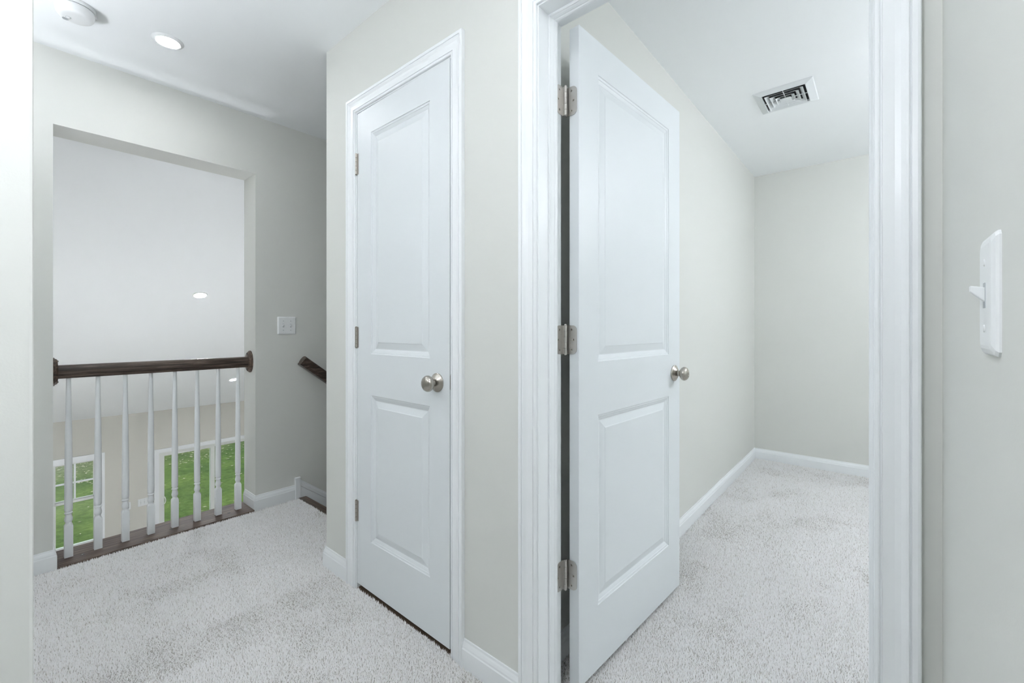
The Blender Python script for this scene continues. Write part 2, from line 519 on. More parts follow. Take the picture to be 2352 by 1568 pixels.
# ------------------------------------------------------------------ panel doors
PR = [(0, 0), (.0012, .0022), (.004, .0030), (.008, .0036), (.0095, .0052), (.014, .0068), (.019, .0088), (.021, .0100), (.024, .0100),
      (.047, .0045), (.050, .0030), (.052, .0030)]
TH = 0.035
def panel_door(name, loc, rz, w, zb, zt, stile, zs, label):
    root = tag(empty(name, loc, rz), label, 'door', kind='structure')
    xs = [0, stile, w - stile, w]; zz = [zb, zs[0], zs[1], zs[2], zs[3], zt]
    m = MB()
    for y, flip in ((0, 0), (TH, 1)):
        for i in range(3):
            for k in range(5):
                if i == 1 and k in (1, 3): continue
                q = [(xs[i], y, zz[k]), (xs[i+1], y, zz[k]), (xs[i+1], y, zz[k+1]), (xs[i], y, zz[k+1])]
                m.add(q, [(0, 1, 2, 3)])
    for a, b in ((0, 1), (2, 3)):
        pass
    m.add([(0,0,zb),(0,TH,zb),(0,TH,zt),(0,0,zt)], [(0,1,2,3)])
    m.add([(w,0,zb),(w,TH,zb),(w,TH,zt),(w,0,zt)], [(0,1,2,3)])
    m.add([(0,0,zb),(w,0,zb),(w,TH,zb),(0,TH,zb)], [(0,1,2,3)])
    m.add([(0,0,zt),(w,0,zt),(w,TH,zt),(0,TH,zt)], [(0,1,2,3)])
    slab = m.obj('slab', 'door', root)
    bm = bmesh.new(); bm.from_mesh(slab.data); bmesh.ops.remove_doubles(bm, verts=bm.verts, dist=1e-5)
    bmesh.ops.recalc_face_normals(bm, faces=bm.faces); bm.to_mesh(slab.data); bm.free()
    for za, zc in ((zs[0], zs[1]), (zs[2], zs[3])):
        m = MB()
        for side in (0, 1):
            rings = []
            for d, dep in PR:
                y = dep if side == 0 else TH - dep
                rings.append([(xs[1]+d, y, za+d), (xs[2]-d, y, za+d), (xs[2]-d, y, zc-d), (xs[1]+d, y, zc-d)])
            m.loft(rings, cap=False)
            k = len(m.v) - 4
            m.f.append((k, k+1, k+2, k+3)); m.sm.append(False)
        m.obj('door_panel', 'door', root)
    return root

def knob(parent, x, z, y, sgn, keyhole=False):
    """sgn -1: on the front face (towards -y)"""
    ax = '-Y' if sgn < 0 else 'Y'
    k = empty('door_knob', (x, y, z), 0, parent)
    MB().lathe([(.0, 0), (.0335, 0), (.0335, .0035), (.0315, .0055), (.030, .006), (.024, .0105), (.0165, .0145), (.0125, .017), (.0, .017)], axis=ax).obj('rosette', 'nickel', k)
    MB().lathe([(.0, .016), (.0115, .016), (.0115, .0235), (.0095, .0237), (.0095, .0253), (.0115, .0255), (.0118, .030), (0, .030)], axis=ax).obj('neck', 'nickel', k)
    p = [(0, .027), (.011, .0275), (.0190, .0295), (.0252, .0340), (.0282, .0400), (.0280, .0460), (.0250, .0520), (.0192, .0565), (.012, .0587)]
    p += ([(.008, .0592), (.007, .0577), (0, .0572)] if keyhole else [(.006, .0597), (0, .0599)])
    MB().lathe(p, axis=ax).obj('knob_ball', 'nickel', k)
    return k

ZS = (0.2207, 0.8365, 1.0087, 1.9369)
AJ = 0.55
d1 = panel_door('door_1', (X0, 1.7345, 0), R(-90 - AJ), 0.604, 0.013, 2.0445, 0.1075, ZS, 'closed narrow white two-panel door with round nickel knob')
knob(d1, 0.604 - 0.0655, 0.925, 0, -1)
def closet_hinge(z):
    h = empty('hinge', (-0.0015, -0.004, z), 0, d1)
    prof = []
    for k in range(5):
        a = -0.0445 + k * 0.0178
        prof += [(.0042, a), (.0056, a + .0004), (.0056, a + .0172), (.0042, a + .0176)]
    prof = [(0, -.0475), (.003, -.047), (.0045, -.0455)] + prof + [(.0045, .0455), (.003, .047), (0, .0475)]
    MB().lathe(prof, n=16).obj('knuckle', 'nickel', h)
    m = MB(); m.box(.003, .0135, .0022, .0036, -.0445, .0445); m.obj('leaf', 'nickel_light', h)
    m = MB(); m.box(-.0075, -.002, .0036, .0046, -.0445, .0445); m.obj('leaf', 'nickel_light', h)
for z in (0.3275, 1.0775, 1.8275):
    closet_hinge(z)

DA = -3.38
HX, HY = 1.1500, 0.7045
BW = 0.748
d2 = panel_door('door_2', (HX, HY, 0), R(DA), BW, 0.0142, 2.0462, 0.107, ZS, 'white two-panel bedroom door standing open into the room')
knob(d2, BW - 0.0545, 0.928, 0, -1, True)
knob(d2, BW - 0.0545, 0.928, TH, 1, False)
m = MB(); m.box(BW - 0.0002, BW + 0.0012, .006, .029, .90, .957); m.obj('latch_plate', 'nickel', d2)

def rounded_leaf(w, h, r, side=1):
    pts = [(0, -h/2)]
    for i in range(7):
        a = -math.pi/2 + i*math.pi/12
        pts.append((w - r + r*math.cos(a), -h/2 + r + r*math.sin(a)))
    for i in range(7):
        a = i*math.pi/12
        pts.append((w - r + r*math.cos(a), h/2 - r + r*math.sin(a)))
    pts.append((0, h/2))
    return pts
def bed_hinge(z):
    h = empty('hinge', (1.1375, 0.7450, z), 0)
    prof = []
    for k in range(5):
        a = -0.0445 + k * 0.0178
        prof += [(.0040, a), (.0052, a + .0004), (.0052, a + .0172), (.0040, a + .0176)]
    prof = [(0, -.0480), (.003, -.0475), (.0042, -.0455)] + prof + [(.0045, .0455), (.0035, .048), (0, .0490)]
    MB().lathe(prof, n=16).obj('knuckle', 'nickel_light', h)
    hh = 0.089
    # leaf on the door edge (faces the hall)
    pts = rounded_leaf(0.0385, hh, 0.0155)
    m = MB(); m.loft([[(0.0098, 0.0045 - u, v) for u, v in pts], [(0.0120, 0.0045 - u, v) for u, v in pts]]); m.obj('leaf', 'nickel_light', h)
    # leaf on the jamb
    pts = rounded_leaf(0.036, hh, 0.0155)
    m = MB(); m.loft([[(-0.002 - u, 0.0075, v) for u, v in pts], [(-0.002 - u, 0.0092, v) for u, v in pts]]); m.obj('leaf', 'nickel_light', h)
    m = MB(); m.box(-0.004, 0.001, 0.003, 0.0085, -hh/2, hh/2); m.obj('leaf_bend', 'nickel_light', h)
    m = MB(); m.box(0.004, 0.0115, 0.0005, 0.0045, -hh/2, hh/2); m.obj('leaf_bend', 'nickel_light', h)
    for u, v in ((0.0195, 0.031), (0.0265, 0.0), (0.0195, -0.031)):
        MB().lathe([(0, 0), (.0040, 0), (.0036, .0007), (.0022, .0003), (0, .0002)], (0.0098, 0.0045 - u, v), '-X', 12).obj('screw', 'nickel', h)
        MB().lathe([(0, 0), (.0013, 0), (.0013, .0004), (0, .0004)], (0.0096, 0.0045 - u, v), '-X', 6).obj('screw_slot', 'screw_dark', h)
        MB().lathe([(0, 0), (.0040, 0), (.0036, .0007), (.0022, .0003), (0, .0002)], (-0.002 - u, 0.0075, v), '-Y', 12).obj('screw', 'nickel', h)
        MB().lathe([(0, 0), (.0013, 0), (.0013, .0004), (0, .0004)], (-0.002 - u, 0.0073, v), '-Y', 6).obj('screw_slot', 'screw_dark', h)
    h.parent = d2
    bpy.context.view_layer.update()
    h.matrix_parent_inverse = d2.matrix_world.inverted()
for z in (0.353, 1.0815, 1.820):
    bed_hinge(z)

# ------------------------------------------------------------------ balustrade in the opening
YCN = 3.035
bal = tag(empty('balustrade', ((OL + OR_) / 2, YCN, 0)), 'balustrade of eight white turned balusters under a dark wood rail', 'balustrade')
cx, cyy = bal.location.x, bal.location.y
# tread the balusters stand on
m = MB()
ya, yb = YR - 0.022 - cyy, YRB + 0.012 - cyy
prof = [(ya + .004, -0.03), (ya, -0.026), (ya, -0.004), (ya + .004, 0.0), (yb - .004, 0.0), (yb, -0.004), (yb, -0.026), (yb - .004, -0.03)]
m.loft([[(OL + 0.0126 - cx, y, z) for y, z in prof], [(OR_ - 0.0126 - cx, y, z) for y, z in prof]])
tr = m.obj('base_tread', 'wood_tread', bal); tr['label'] = 'dark stained oak tread under the balusters'
ZT = 0.0
def baluster_mesh():
    m = MB()
    hs = 0.0155
    # square foot, chamfered into the turning
    z = ZT
    def sq(h, zz, c=0.0015):
        return [(-h + c, -h, zz), (h - c, -h, zz), (h, -h + c, zz), (h, h - c, zz), (h - c, h, zz), (-h + c, h, zz), (-h, h - c, zz), (-h, -h + c, zz)]
    m.loft([sq(hs, z), sq(hs, z + 0.150), sq(hs * .93, z + 0.156, .004), sq(hs * .76, z + 0.163, .0075)])
    t = 0.163
    prof = [(0, t - .004), (.0120, t - .004), (.0125, t), (.0110, t + .003), (.0108, t + .005), (.0135, t + .010), (.0152, t + .017), (.0150, t + .024), (.0130, t + .033),
            (.0118, t + .041), (.0118, t + .045), (.0130, t + .046), (.0152, t + .0485), (.0152, t + .0525), (.0130, t + .055), (.0118, t + .056), (.0118, t + .0585), (.0140, t + .0600),
            (.0150, t + .064), (.0152, t + .080), (.0150, t + .16), (.0140, t + .30), (.0125, t + .44), (.0108, t + .56), (.0093, t + .66), (.0086, 0.880), (0, 0.880)]
    m.lathe(prof, n=24)
    return m
b0 = None
for i in range(8):
    x = 0.2262 + i * 0.10515 - cx
    if b0 is None:
        b0 = baluster_mesh().obj('baluster', 'trim', bal); o = b0
    else:
        o = b0.copy(); COL.objects.link(o); o.parent = bal
    o.location = (x, 0, 0)
# rail: profile across y, z
RP = [(-.0210, 0), (-.0225, .004), (-.0235, .010), (-.0215, .012), (-.0215, .014), (-.0250, .0165), (-.0275, .024), (-.0290, .036), (-.0285, .046), (-.0255, .054), (-.0200, .060), (-.0105, .0635), (0, .0645)]
RP = RP + [(-y, z) for y, z in reversed(RP[:-1])]
ZR = 0.8735
m = MB(); m.loft([[(OL + .018 - cx, y, ZR + z) for y, z in RP], [(OR_ - .018 - cx, y, ZR + z) for y, z in RP]], smooth=True)
rl = m.obj('handrail', 'wood_x', bal); rl['label'] = 'dark stained oak handrail'
for ax, xw in (('X', OL), ('-X', OR_)):
    g = MB().lathe([(0, 0), (.0685, 0), (.0685, .007), (.0660, .0095), (.0625, .0105), (.0625, .0125), (.0600, .0170), (.0560, .0195), (0, .0200)], (xw - cx, 0, ZR + 0.033), ax, 48, sx=0.68, sy=1.0)
    ro = g.obj('rosette', 'wood_y', bal); ro['label'] = 'dark oval wooden rosette'
    for dz in (0.050, -0.050):
        MB().lathe([(0, 0), (.0048, 0), (.0042, .0020), (.0025, .0032), (0, .0034)], (xw - cx + (.0196 if ax == 'X' else -.0196), 0.0, ZR + 0.033 + dz), ax, 12).obj('screw', 'screw_dark', ro)
for px in (0.272, 0.625, 0.905):
    MB().lathe([(0, 0), (.0085, 0), (.0080, .0007), (.006, .0004), (0, .0003)], (px - cx, -0.028, 0), 'Z', 16).obj('screw_plug', 'screw_dark', tr)
    MB().lathe([(0, 0), (.0030, 0), (.0028, .0012), (0, .0015)], (px - cx, -0.028, 0), 'Z', 8).obj('screw_plug', 'nickel', tr)

# ------------------------------------------------------------------ stairs, skirt, wall rail
st = tag(empty('staircase', (1.285, YC, 0)), 'dark wooden staircase going down behind the narrow door wall', 'stairs')
sx0, sy0 = 1.285, YC
RISE, RUN = 0.192, 0.252
SY0, SY1 = 0.012, YR - YC - 0.022
def tread(x, z, depth):
    m = MB()
    p = [(x, z - .026), (x, z), (x + depth - .010, z), (x + depth - .003, z - .003), (x + depth, z - .011), (x + depth - .003, z - .020), (x + depth - .010, z - .024), (x + depth - .012, z - .026)]
    m.loft([[(a, SY0, c) for a, c in p], [(a, SY1, c) for a, c in p]])
    return m
tread(0.0, -0.004, 0.055).obj('landing_nosing', 'wood_y', st)
for k in range(1, 13):
    xs_ = 0.030 + (k - 1) * RUN
    z = -0.004 - k * RISE
    m = MB(); m.box(xs_ - 0.012, xs_, SY0, SY1, z - .026, z + RISE - 0.0262); m.obj('riser', 'trim', st)
    if k < 12: tread(xs_, z, RUN + 0.028).obj('tread', 'wood_y', st)
sk = 0.762
def skirt(y0, y1):
    m = MB()
    xa, xb_ = 1.298, 4.1
    prof = [(0, 0.0), (0.0165, 0.0), (0.0165, -.036), (0.0140, -.040), (0.0140, -.28), (0, -.28)]
    prof = [(0, 0.0), (0.008, 0.0), (0.009, -.008), (0.013, -.014), (0.0165, -.018), (0.0165, -.040), (0.0135, -.043), (0.0135, -.30), (0, -.30)]
    s = -1 if y1 < y0 else 1
    def top(x): return 0.113 - sk * (x - 1.300)
    m.loft([[(xa, y0 + s*d, max(top(xa) + z, -0.26)) for d, z in prof], [(xb_, y0 + s*d, top(xb_) + z) for d, z in prof]])
    return m
struct('trim_3', skirt(YR, YR - 0.1), 'trim', 'white skirt board sloping down beside the stairs', 'skirt board')
struct('trim_4', skirt(YC, YC + 0.1), 'trim', 'white skirt board on the closet side of the stairs', 'skirt board')
m = MB(); m.box(1.268, 1.300, YR - 0.020, YR, FZ, 0.127)
m.box(1.2665, 1.3015, YR - 0.0215, YR, 0.127, 0.1295)
struct('trim_5', m, 'trim', 'small white corner block between baseboard and stair skirt', 'trim block', 0.0012)

hr = tag(empty('stair_handrail', (1.272, YR - 0.062, 0.884)), 'dark wooden handrail sloping down the stair wall', 'handrail')
m = MB()
Lh = 3.0
dirx, dirz = 1 / math.hypot(1, sk), -sk / math.hypot(1, sk)
def hp(u, y, v):   # along the slope, across, perpendicular
    return (u * dirx - v * dirz, y, u * dirz + v * dirx)
m.loft([[hp(0, y, z - .004) for y, z in RP], [hp(Lh, y, z - .004) for y, z in RP]], smooth=True)
rr_ = m.obj('rail', 'wood_x', hr)
for u in (0.35, 1.6, 2.8):
    b = MB()
    pth = [(u, 0.062, -.075), (u, 0.035, -.072), (u, 0.010, -.055), (u, 0.0, -.004)]
    rings = []
    for (a, yy, zz_) in pth:
        c = Vector(hp(a, yy, zz_))
        rings.append([(c.x + .006*math.cos(q*math.pi/4), c.y + .003*math.sin(q*math.pi/4), c.z + .006*math.sin(q*math.pi/4)) for q in range(8)])
    b.loft(rings, smooth=True); b.obj('bracket', 'nickel', hr)

# ------------------------------------------------------------------ switches
def toggle_switch(name, loc, rz, gangs, label, up=True, detail=True, k=1.0):
    root = tag(empty(name, loc, rz), label, 'light switch')
    w = (0.070 + 0.046 * (gangs - 1)) * k; h = 0.1145 * k
    m = MB()
    def ring(ix, d):
        a, b = w/2 - ix, h/2 - ix; r = 0.004
        return [(-a + r, -d, -b), (a - r, -d, -b), (a, -d, -b + r), (a, -d, b - r), (a - r, -d, b), (-a + r, -d, b), (-a, -d, b - r), (-a, -d, -b + r)]
    m.loft([ring(0, 0), ring(0, .0015), ring(.0015, .0035), ring(.006, .0055), ring(.009, .006)])
    m.obj('cover_plate', 'plastic', root)
    for g in range(gangs):
        gx = (g - (gangs - 1) / 2) * 0.046
        s = MB(); s.box(gx - .0048, gx + .0048, -.0064, -.004, -.0115, .0115); so = s.obj('toggle_slot', 'grey_plastic', root)
        t = MB(); ud = 1 if up else -1
        t.loft([[(gx - .0040, -.005, -.007), (gx + .0040, -.005, -.007), (gx + .0040, -.005, .007), (gx - .0040, -.005, .007)],
                [(gx - .0030, -.0155, ud*.0065 - .0028), (gx + .0030, -.0155, ud*.0065 - .0028), (gx + .0030, -.0155, ud*.0065 + .0028), (gx - .0030, -.0155, ud*.0065 + .0028)]])
        t.obj('toggle', 'plastic', root, bevel=.0008)
        for dz in (.030, -.030):
            MB().lathe([(0, 0), (.0034, 0), (.0030, .0008), (0, .0011)], (gx, -.006, dz), '-Y', 12).obj('screw', 'plastic' if detail else 'grey_plastic', root)
    return root
toggle_switch('light_switch', (0.582, YW, 1.1475), R(180), 1, 'single white toggle switch on the near right wall', k=0.95)
toggle_switch('light_switch', (1.2185, YR, 1.133), 0, 2, 'double white toggle switch on the wall beside the balustrade', detail=False)

# ------------------------------------------------------------------ ceiling lights
def downlight(name, loc, label, s, group=None, tilt=0.0, r=0.042, rt=0.060, col=(0.985, 1.0, 1.05)):
    root = tag(empty(name, loc), label, 'ceiling light', group)
    root.rotation_euler = (tilt, 0, 0)
    MB().lathe([(r + .002, 0), (r + .002, .0075), (r + .006, .0085), (rt - .004, .0045), (rt, .0002)], axis='-Z', n=40).obj('trim_ring', 'plastic', root)
    MB().lathe([(0, .0022), (r + .0015, .0022), (0, .0026)], axis='-Z', n=24).obj('lens', emit('lamp_glow', col, s), root)
    return root
downlight('recessed_light', (0.503, 2.480, H), 'glowing recessed ceiling light on the landing beside the smoke detector', LAMP_LANDING)
downlight('recessed_light', (0.40, 0.62, H), 'recessed ceiling light in the hallway above the viewer', LAMP_HALL)
TL = -math.atan(SL)
def vault(px, py):
    a = R(40.225); c, s = math.cos(a), math.sin(a)
    r = (px - 1176) / 1000.5; u = (752.85 - py) / 1000.5
    d = (c + r*s, s - r*c, u)
    k = (ZW + SL*YF - EYE) / (d[2] + SL*d[1])
    return (d[0]*k, d[1]*k, EYE + d[2]*k)
downlight('recessed_light', vault(459.5, 677), 'bright round light in the sloping ceiling above the dark handrail', LAMP_GREAT, None, TL, 0.047, 0.062)
downlight('recessed_light', vault(536, 871), 'small round light in the sloping ceiling seen between two balusters', LAMP_GREAT, None, TL, 0.047, 0.062)
# unseen globe lamps outside the picture; landing and hall ones are added fill light
def globe(loc, z, label, s, r=0.11):
    root = tag(empty('unseen_globe_lamp', loc), label, 'ceiling lamp')
    d = loc[2] - z
    MB().lathe([(0, 0), (.060, 0), (.060, .012), (.045, .022), (.012, .026), (0, .026)], axis='-Z', n=24).obj('canopy', 'nickel', root)
    MB().lathe([(0, .02), (.006, .02), (.006, d - r), (0, d - r)], axis='-Z', n=12).obj('stem', 'nickel', root)
    MB().lathe([(0, d - r - .03), (.035, d - r - .028), (.040, d - r + .012), (0, d - r + .012)], axis='-Z', n=24).obj('socket_cap', 'nickel', root)
    p = [(r*math.sin(math.pi*i/8), d - r*math.cos(math.pi*i/8)) for i in range(9)]
    MB().lathe(p, axis='-Z', n=14).obj('lamp_shade', emit('unseen_globe_glow', LAMP_COOL, s), root)
globe((-0.50, 1.28, H), H - 0.70, 'added fill light globe hanging over the far left of the landing', FILL_GLOBE_LANDING)
globe((-0.18, 0.30, H), H - 0.66, 'added fill light globe hanging in the hallway above and behind the viewer', FILL_GLOBE_HALL)
globe((2.70, -1.05, H), H - 0.36, 'unseen white globe lamp hanging in the bedroom right of the doorway', LAMP_GLOBE_BED)

fl = tag(empty('added_fill_lamp', (0.65, 3.45, FL)), 'added globe fill light standing in the room below, under the landing edge', 'fill light')  # unseen lamp, added to brighten the sloping ceiling from below
MB().lathe([(0, 0), (.14, 0), (.14, .012), (.03, .022), (0, .022)], n=32).obj('base', 'nickel', fl)
MB().lathe([(0, .02), (.012, .02), (.012, 1.10), (0, 1.10)], n=16).obj('pole', 'nickel', fl)
MB().lathe([(.16*math.sin(math.pi*i/8), 1.24 - .16*math.cos(math.pi*i/8)) for i in range(9)], n=14).obj('lamp_shade', emit('added_fill_glow', LAMP_COOL, FILL_FLOOR_GREAT), fl)

tl = tag(empty('added_fill_lamp', (-0.58, 2.15, 0)), 'added fill light shining up from the far left of the landing', 'fill light')  # unseen uplight, added to lift the landing ceiling
MB().lathe([(0, 0), (.13, 0), (.13, .012), (.03, .022), (0, .022)], n=32).obj('base', 'nickel', tl)
MB().lathe([(0, .02), (.011, .02), (.011, 1.55), (0, 1.55)], n=16).obj('pole', 'nickel', tl)
MB().lathe([(0, 1.54), (.05, 1.545), (.13, 1.60), (.155, 1.66), (.150, 1.66), (.125, 1.605), (.045, 1.552), (0, 1.55)], n=32).obj('bowl', 'nickel', tl)
MB().lathe([(0, 1.628), (.132, 1.628), (0, 1.630)], n=24).obj('diffuser', emit('added_uplight_glow', LAMP_COOL, FILL_UPLIGHT), tl)

# ------------------------------------------------------------------ smoke detector
sd = tag(empty('smoke_detector', (0.205, 2.497, H)), 'round white smoke detector on the landing ceiling', 'smoke detector')
MB().lathe([(0, 0), (.072, 0), (.0725, .004), (.0715, .010), (.069, .0125), (0, .0125)], axis='-Z', n=48).obj('mounting_base', 'plastic', sd)
MB().lathe([(0, .0125), (.0640, .0125), (.0640, .0155), (0, .0155)], axis='-Z', n=48).obj('seam', 'grey_plastic', sd)
MB().lathe([(0, .0150), (.0680, .0150), (.0690, .018), (.0685, .026), (.0655, .036), (.0600, .0425), (.052, .0455), (.040, .0465), (0, .047)], axis='-Z', n=48).obj('body', 'plastic', sd)
MB().lathe([(0, .044), (.0085, .044), (.0085, .0480), (.0070, .0490), (0, .0492)], (-0.022, 0.012, 0), '-Z', 24).obj('test_button', 'plastic', sd)
MB().lathe([(.0085, .0455), (.0098, .0455), (.0098, .0474), (.0085, .0474)], (-0.022, 0.012, 0), '-Z', 24).obj('button_gap', 'grey_plastic', sd)
for q in range(5):
    m = MB(); L_ = (.014, .020, .022, .020, .014)[q]
    m.box(-0.030 - L_/2, -0.030 + L_/2, 0.033 + (q - 2)*.0042 - .0012, 0.033 + (q - 2)*.0042 + .0012, -.0476, -.0450)
    m.obj('speaker_slot', 'grey_plastic', sd)
m = MB(); m.box(.066, .0755, -.004, .004, -.022, -.010); m.obj('release_tab', 'plastic', sd, bevel=.001)

sd.scale = (0.86, 0.86, 1.12)

# ------------------------------------------------------------------ ceiling vent in the bedroom
vx, vy = 2.882, 0.4085
cv = tag(empty('ceiling_vent', (vx, vy, H)), 'white rectangular louvred air vent in the bedroom ceiling', 'air vent')
OX, OY = 0.150, 0.1415
def rect(hx, hy, z): return [(-hx, -hy, z), (hx, -hy, z), (hx, hy, z), (-hx, hy, z)]
m = MB()
m.loft([rect(OX, OY, 0), rect(OX - .004, OY - .004, -.004), rect(OX - .036, OY - .036, -.014), rect(OX - .040, OY - .040, -.012), rect(OX - .040, OY - .040, .02)], cap=False)
m.obj('frame', 'vent_white', cv)
m = MB(); m.add(rect(OX - .040, OY - .040, -.0006), [(0, 1, 2, 3)]); m.obj('duct_shade', 'duct_shade', cv)  # flat near-black sheet; the darkness inside the vent is put into its colour
for k in range(3):
    a = OX - .050 - k*.027; b = OY - .050 - k*.023
    m = MB()
    m.loft([rect(a, b, -.0160), rect(a - .0190, b - .0170, -.0015), rect(a - .0205, b - .0185, -.0015), rect(a - .0018, b - .0018, -.0160), rect(a, b, -.0160)], cap=False)
    m.obj('louver', 'vent_white', cv)
m = MB(); a = OX - .050 - 3*.027; b = OY - .050 - 3*.023
m.loft([rect(a + .004, b + .004, -.0165), rect(max(a - .010, .003), max(b - .010, .003), -.006)]); m.obj('centre_plate', 'vent_white', cv)
m = MB(); m.box(-OX + .040, OX - .040, -.0016, .0016, -.0130, -.0090); m.obj('crossbar', 'vent_white', cv)
m = MB(); m.box(-.0016, .0016, -OY + .040, OY - .040, -.0130, -.0090); m.obj('crossbar', 'vent_white', cv)

# ------------------------------------------------------------------ great room window, sliding door, switches
def frame_rect(m, x0, x1, z0, z1, w, y0, y1):
    m.box(x0, x0 + w, y0, y1, z0, z1); m.box(x1 - w, x1, y0, y1, z0, z1)
    m.box(x0 + w, x1 - w, y0, y1, z0, z0 + w); m.box(x0 + w, x1 - w, y0, y1, z1 - w, z1)

win = tag(empty('window_1', ((WX0 + WX1)/2, YF, WZ0)), 'white double-hung window with a grid of panes in the upper sash', 'window', kind='structure')
ox, oy, oz = win.location
def wb(name, mat, *boxes):
    m = MB()
    for b in boxes: m.box(b[0]-ox, b[1]-ox, b[2]-oy, b[3]-oy, b[4]-oz, b[5]-oz)
    return m.obj(name, mat, win)
cw_ = 0.082
wb('casing_side', 'trim', (WX1, WX1 + cw_, YF - .016, YF, WZ0 - .06, WZ1)); wb('casing_side', 'trim', (WX0 - cw_, WX0, YF - .016, YF, WZ0 - .06, WZ1))
wb('casing_head', 'trim', (WX0 - cw_, WX1 + cw_, YF - .018, YF, WZ1, WZ1 + cw_))
wb('sill', 'trim', (WX0 - cw_, WX1 + cw_, YF - .045, YF + .05, WZ0 - .025, WZ0))
fw = 0.022
wb('window_frame', 'vinyl', (WX0, WX0 + fw, YF + .02, YF + T, WZ0, WZ1), (WX1 - fw, WX1, YF + .02, YF + T, WZ0, WZ1), (WX0 + fw, WX1 - fw, YF + .02, YF + T, WZ1 - fw, WZ1), (WX0 + fw, WX1 - fw, YF + .02, YF + T, WZ0, WZ0 + fw))
WM = fz(-1.150)
xa, xb2 = WX0 + fw, WX1 - fw
us = wb('upper_sash', 'vinyl', (xa, xa + .012, YF + .07, YF + .10, WM, WZ1 - fw), (xb2 - .012, xb2, YF + .07, YF + .10, WM, WZ1 - fw), (xa, xb2, YF + .07, YF + .10, WM - .022, WM + .022), (xa, xb2, YF + .07, YF + .10, WZ1 - fw - .012, WZ1 - fw))
ls = wb('lower_sash', 'vinyl', (xa, xa + .012, YF + .035, YF + .065, WZ0 + fw, WM), (xb2 - .012, xb2, YF + .035, YF + .065, WZ0 + fw, WM), (xa, xb2, YF + .035, YF + .065, WZ0 + fw, WZ0 + fw + .02), (xa, xb2, YF + .035, YF + .065, WM - .020, WM + .012))
mx_ = (xa + xb2) / 2; mz = fz(-0.915)
wb('muntin', 'trim', (mx_ - .011, mx_ + .011, YF + .074, YF + .092, WM + .022, WZ1 - fw - .012))
wb('muntin', 'trim', (xa + .012, mx_ - .011, YF + .074, YF + .092, mz - .011, mz + .011)); wb('muntin', 'trim', (mx_ + .011, xb2 - .012, YF + .074, YF + .092, mz - .011, mz + .011))
for x_a, x_b in ((xa + .012, mx_ - .011), (mx_ + .011, xb2 - .012)):
    for z_a, z_b in ((WM + .022, mz - .011), (mz + .011, WZ1 - fw - .012)):
        wb('pane', 'glass', (x_a, x_b, YF + .081, YF + .085, z_a, z_b))
wb('pane', 'glass', (xa + .012, xb2 - .012, YF + .048, YF + .052, WZ0 + fw + .02, WM - .020))

sd3 = tag(empty('door_3', ((SX0 + SX1)/2, YF, FL)), 'sliding glass patio door in the far wall of the room below', 'door', kind='structure')
ox, oy, oz = sd3.location
def db(name, mat, *boxes, parent=None):
    m = MB()
    for b in boxes: m.box(b[0]-ox, b[1]-ox, b[2]-oy, b[3]-oy, b[4]-oz, b[5]-oz)
    return m.obj(name, mat, sd3)
db('casing_side', 'trim', (SX0 - .06, SX0, YF - .016, YF, FL, SZ1)); db('casing_side', 'trim', (SX1, SX1 + .06, YF - .016, YF, FL, SZ1))
db('casing_head', 'trim', (SX0 - .06, SX1 + .06, YF - .018, YF, SZ1, SZ1 + .06))
db('door_frame', 'vinyl', (SX0, SX0 + .02, YF, YF + T, FL, SZ1), (SX1 - .02, SX1, YF, YF + T, FL, SZ1), (SX0 + .02, SX1 - .02, YF, YF + T, SZ1 - .02, SZ1))
SM = fx(2.205)
def leaf(x0, x1, y, stile, stl):
    z0, z1 = FL + 0.02, SZ1 - .02
    db('sash', 'vinyl', (x0, x0 + stile, y, y + .035, z0, z1), (x1 - stl, x1, y, y + .035, z0, z1), (x0 + stile, x1 - stl, y, y + .035, z1 - .05, z1), (x0 + stile, x1 - stl, y, y + .035, z0, z0 + .12))
    db('pane', 'glass', (x0 + stile, x1 - stl, y + .016, y + .020, z0 + .12, z1 - .05))
leaf(SX0 + .02, SM + .028, YF + .03, .055, .062)
leaf(SM - .03, SX1 - .02, YF + .08, .058, .055)
hz = fz(-1.415); hx_ = SX0 + .045
m = MB(); rings = []
for i in range(13):
    a = math.pi * i / 12
    c = (hx_ - ox + .0 + .045*math.sin(a)*.9, YF + .03 - oy - .004 - .03*math.sin(a), hz - oz - .075*math.cos(a))
    rings.append([(c[0] + .007*math.cos(q*math.pi/3), c[1] + .007*math.sin(q*math.pi/3), c[2]) for q in range(6)])
m.loft(rings, smooth=True); m.obj('handle', 'vinyl', sd3)
db('handle_plate', 'vinyl', (hx_ - .012, hx_ + .012, YF + .024, YF + .030, hz - .09, hz + .09))

toggle_switch('light_switch', (fx(1.362), YF, fz(-1.365)), 0, 3, 'wide white multi-toggle switch plate on the beige wall below', detail=False)
ot = tag(empty('wall_outlet', (fx(1.180), YF, fz(-1.372))), 'small white cover plate behind the third baluster', 'wall plate')
m = MB(); m.box(-.035, .035, -.006, 0, -.057, .057); m.obj('cover_plate', 'plastic', ot, bevel=.002)
for dz in (.020, -.020):
    m = MB(); m.box(-.016, .016, -.008, -.005, dz - .014, dz + .014); m.obj('socket', 'grey_plastic', ot)

# bedroom window frame (off to the right, lets daylight in)
w2 = tag(empty('window_2', (2.65, -2.8, 0.75)), 'wide white bedroom window', 'window', kind='structure')
m = MB(); frame_rect(m, -.9, .9, 0, 1.35, .05, -.10, -.02); m.box(-.02, .02, -.09, -.03, .05, 1.30); m.obj('window_frame', 'vinyl', w2)
for a, b in ((-.85, -.02), (.02, .85)):
    m = MB(); m.box(a, b, -.062, -.058, .05, 1.30); m.obj('pane', 'glass', w2)

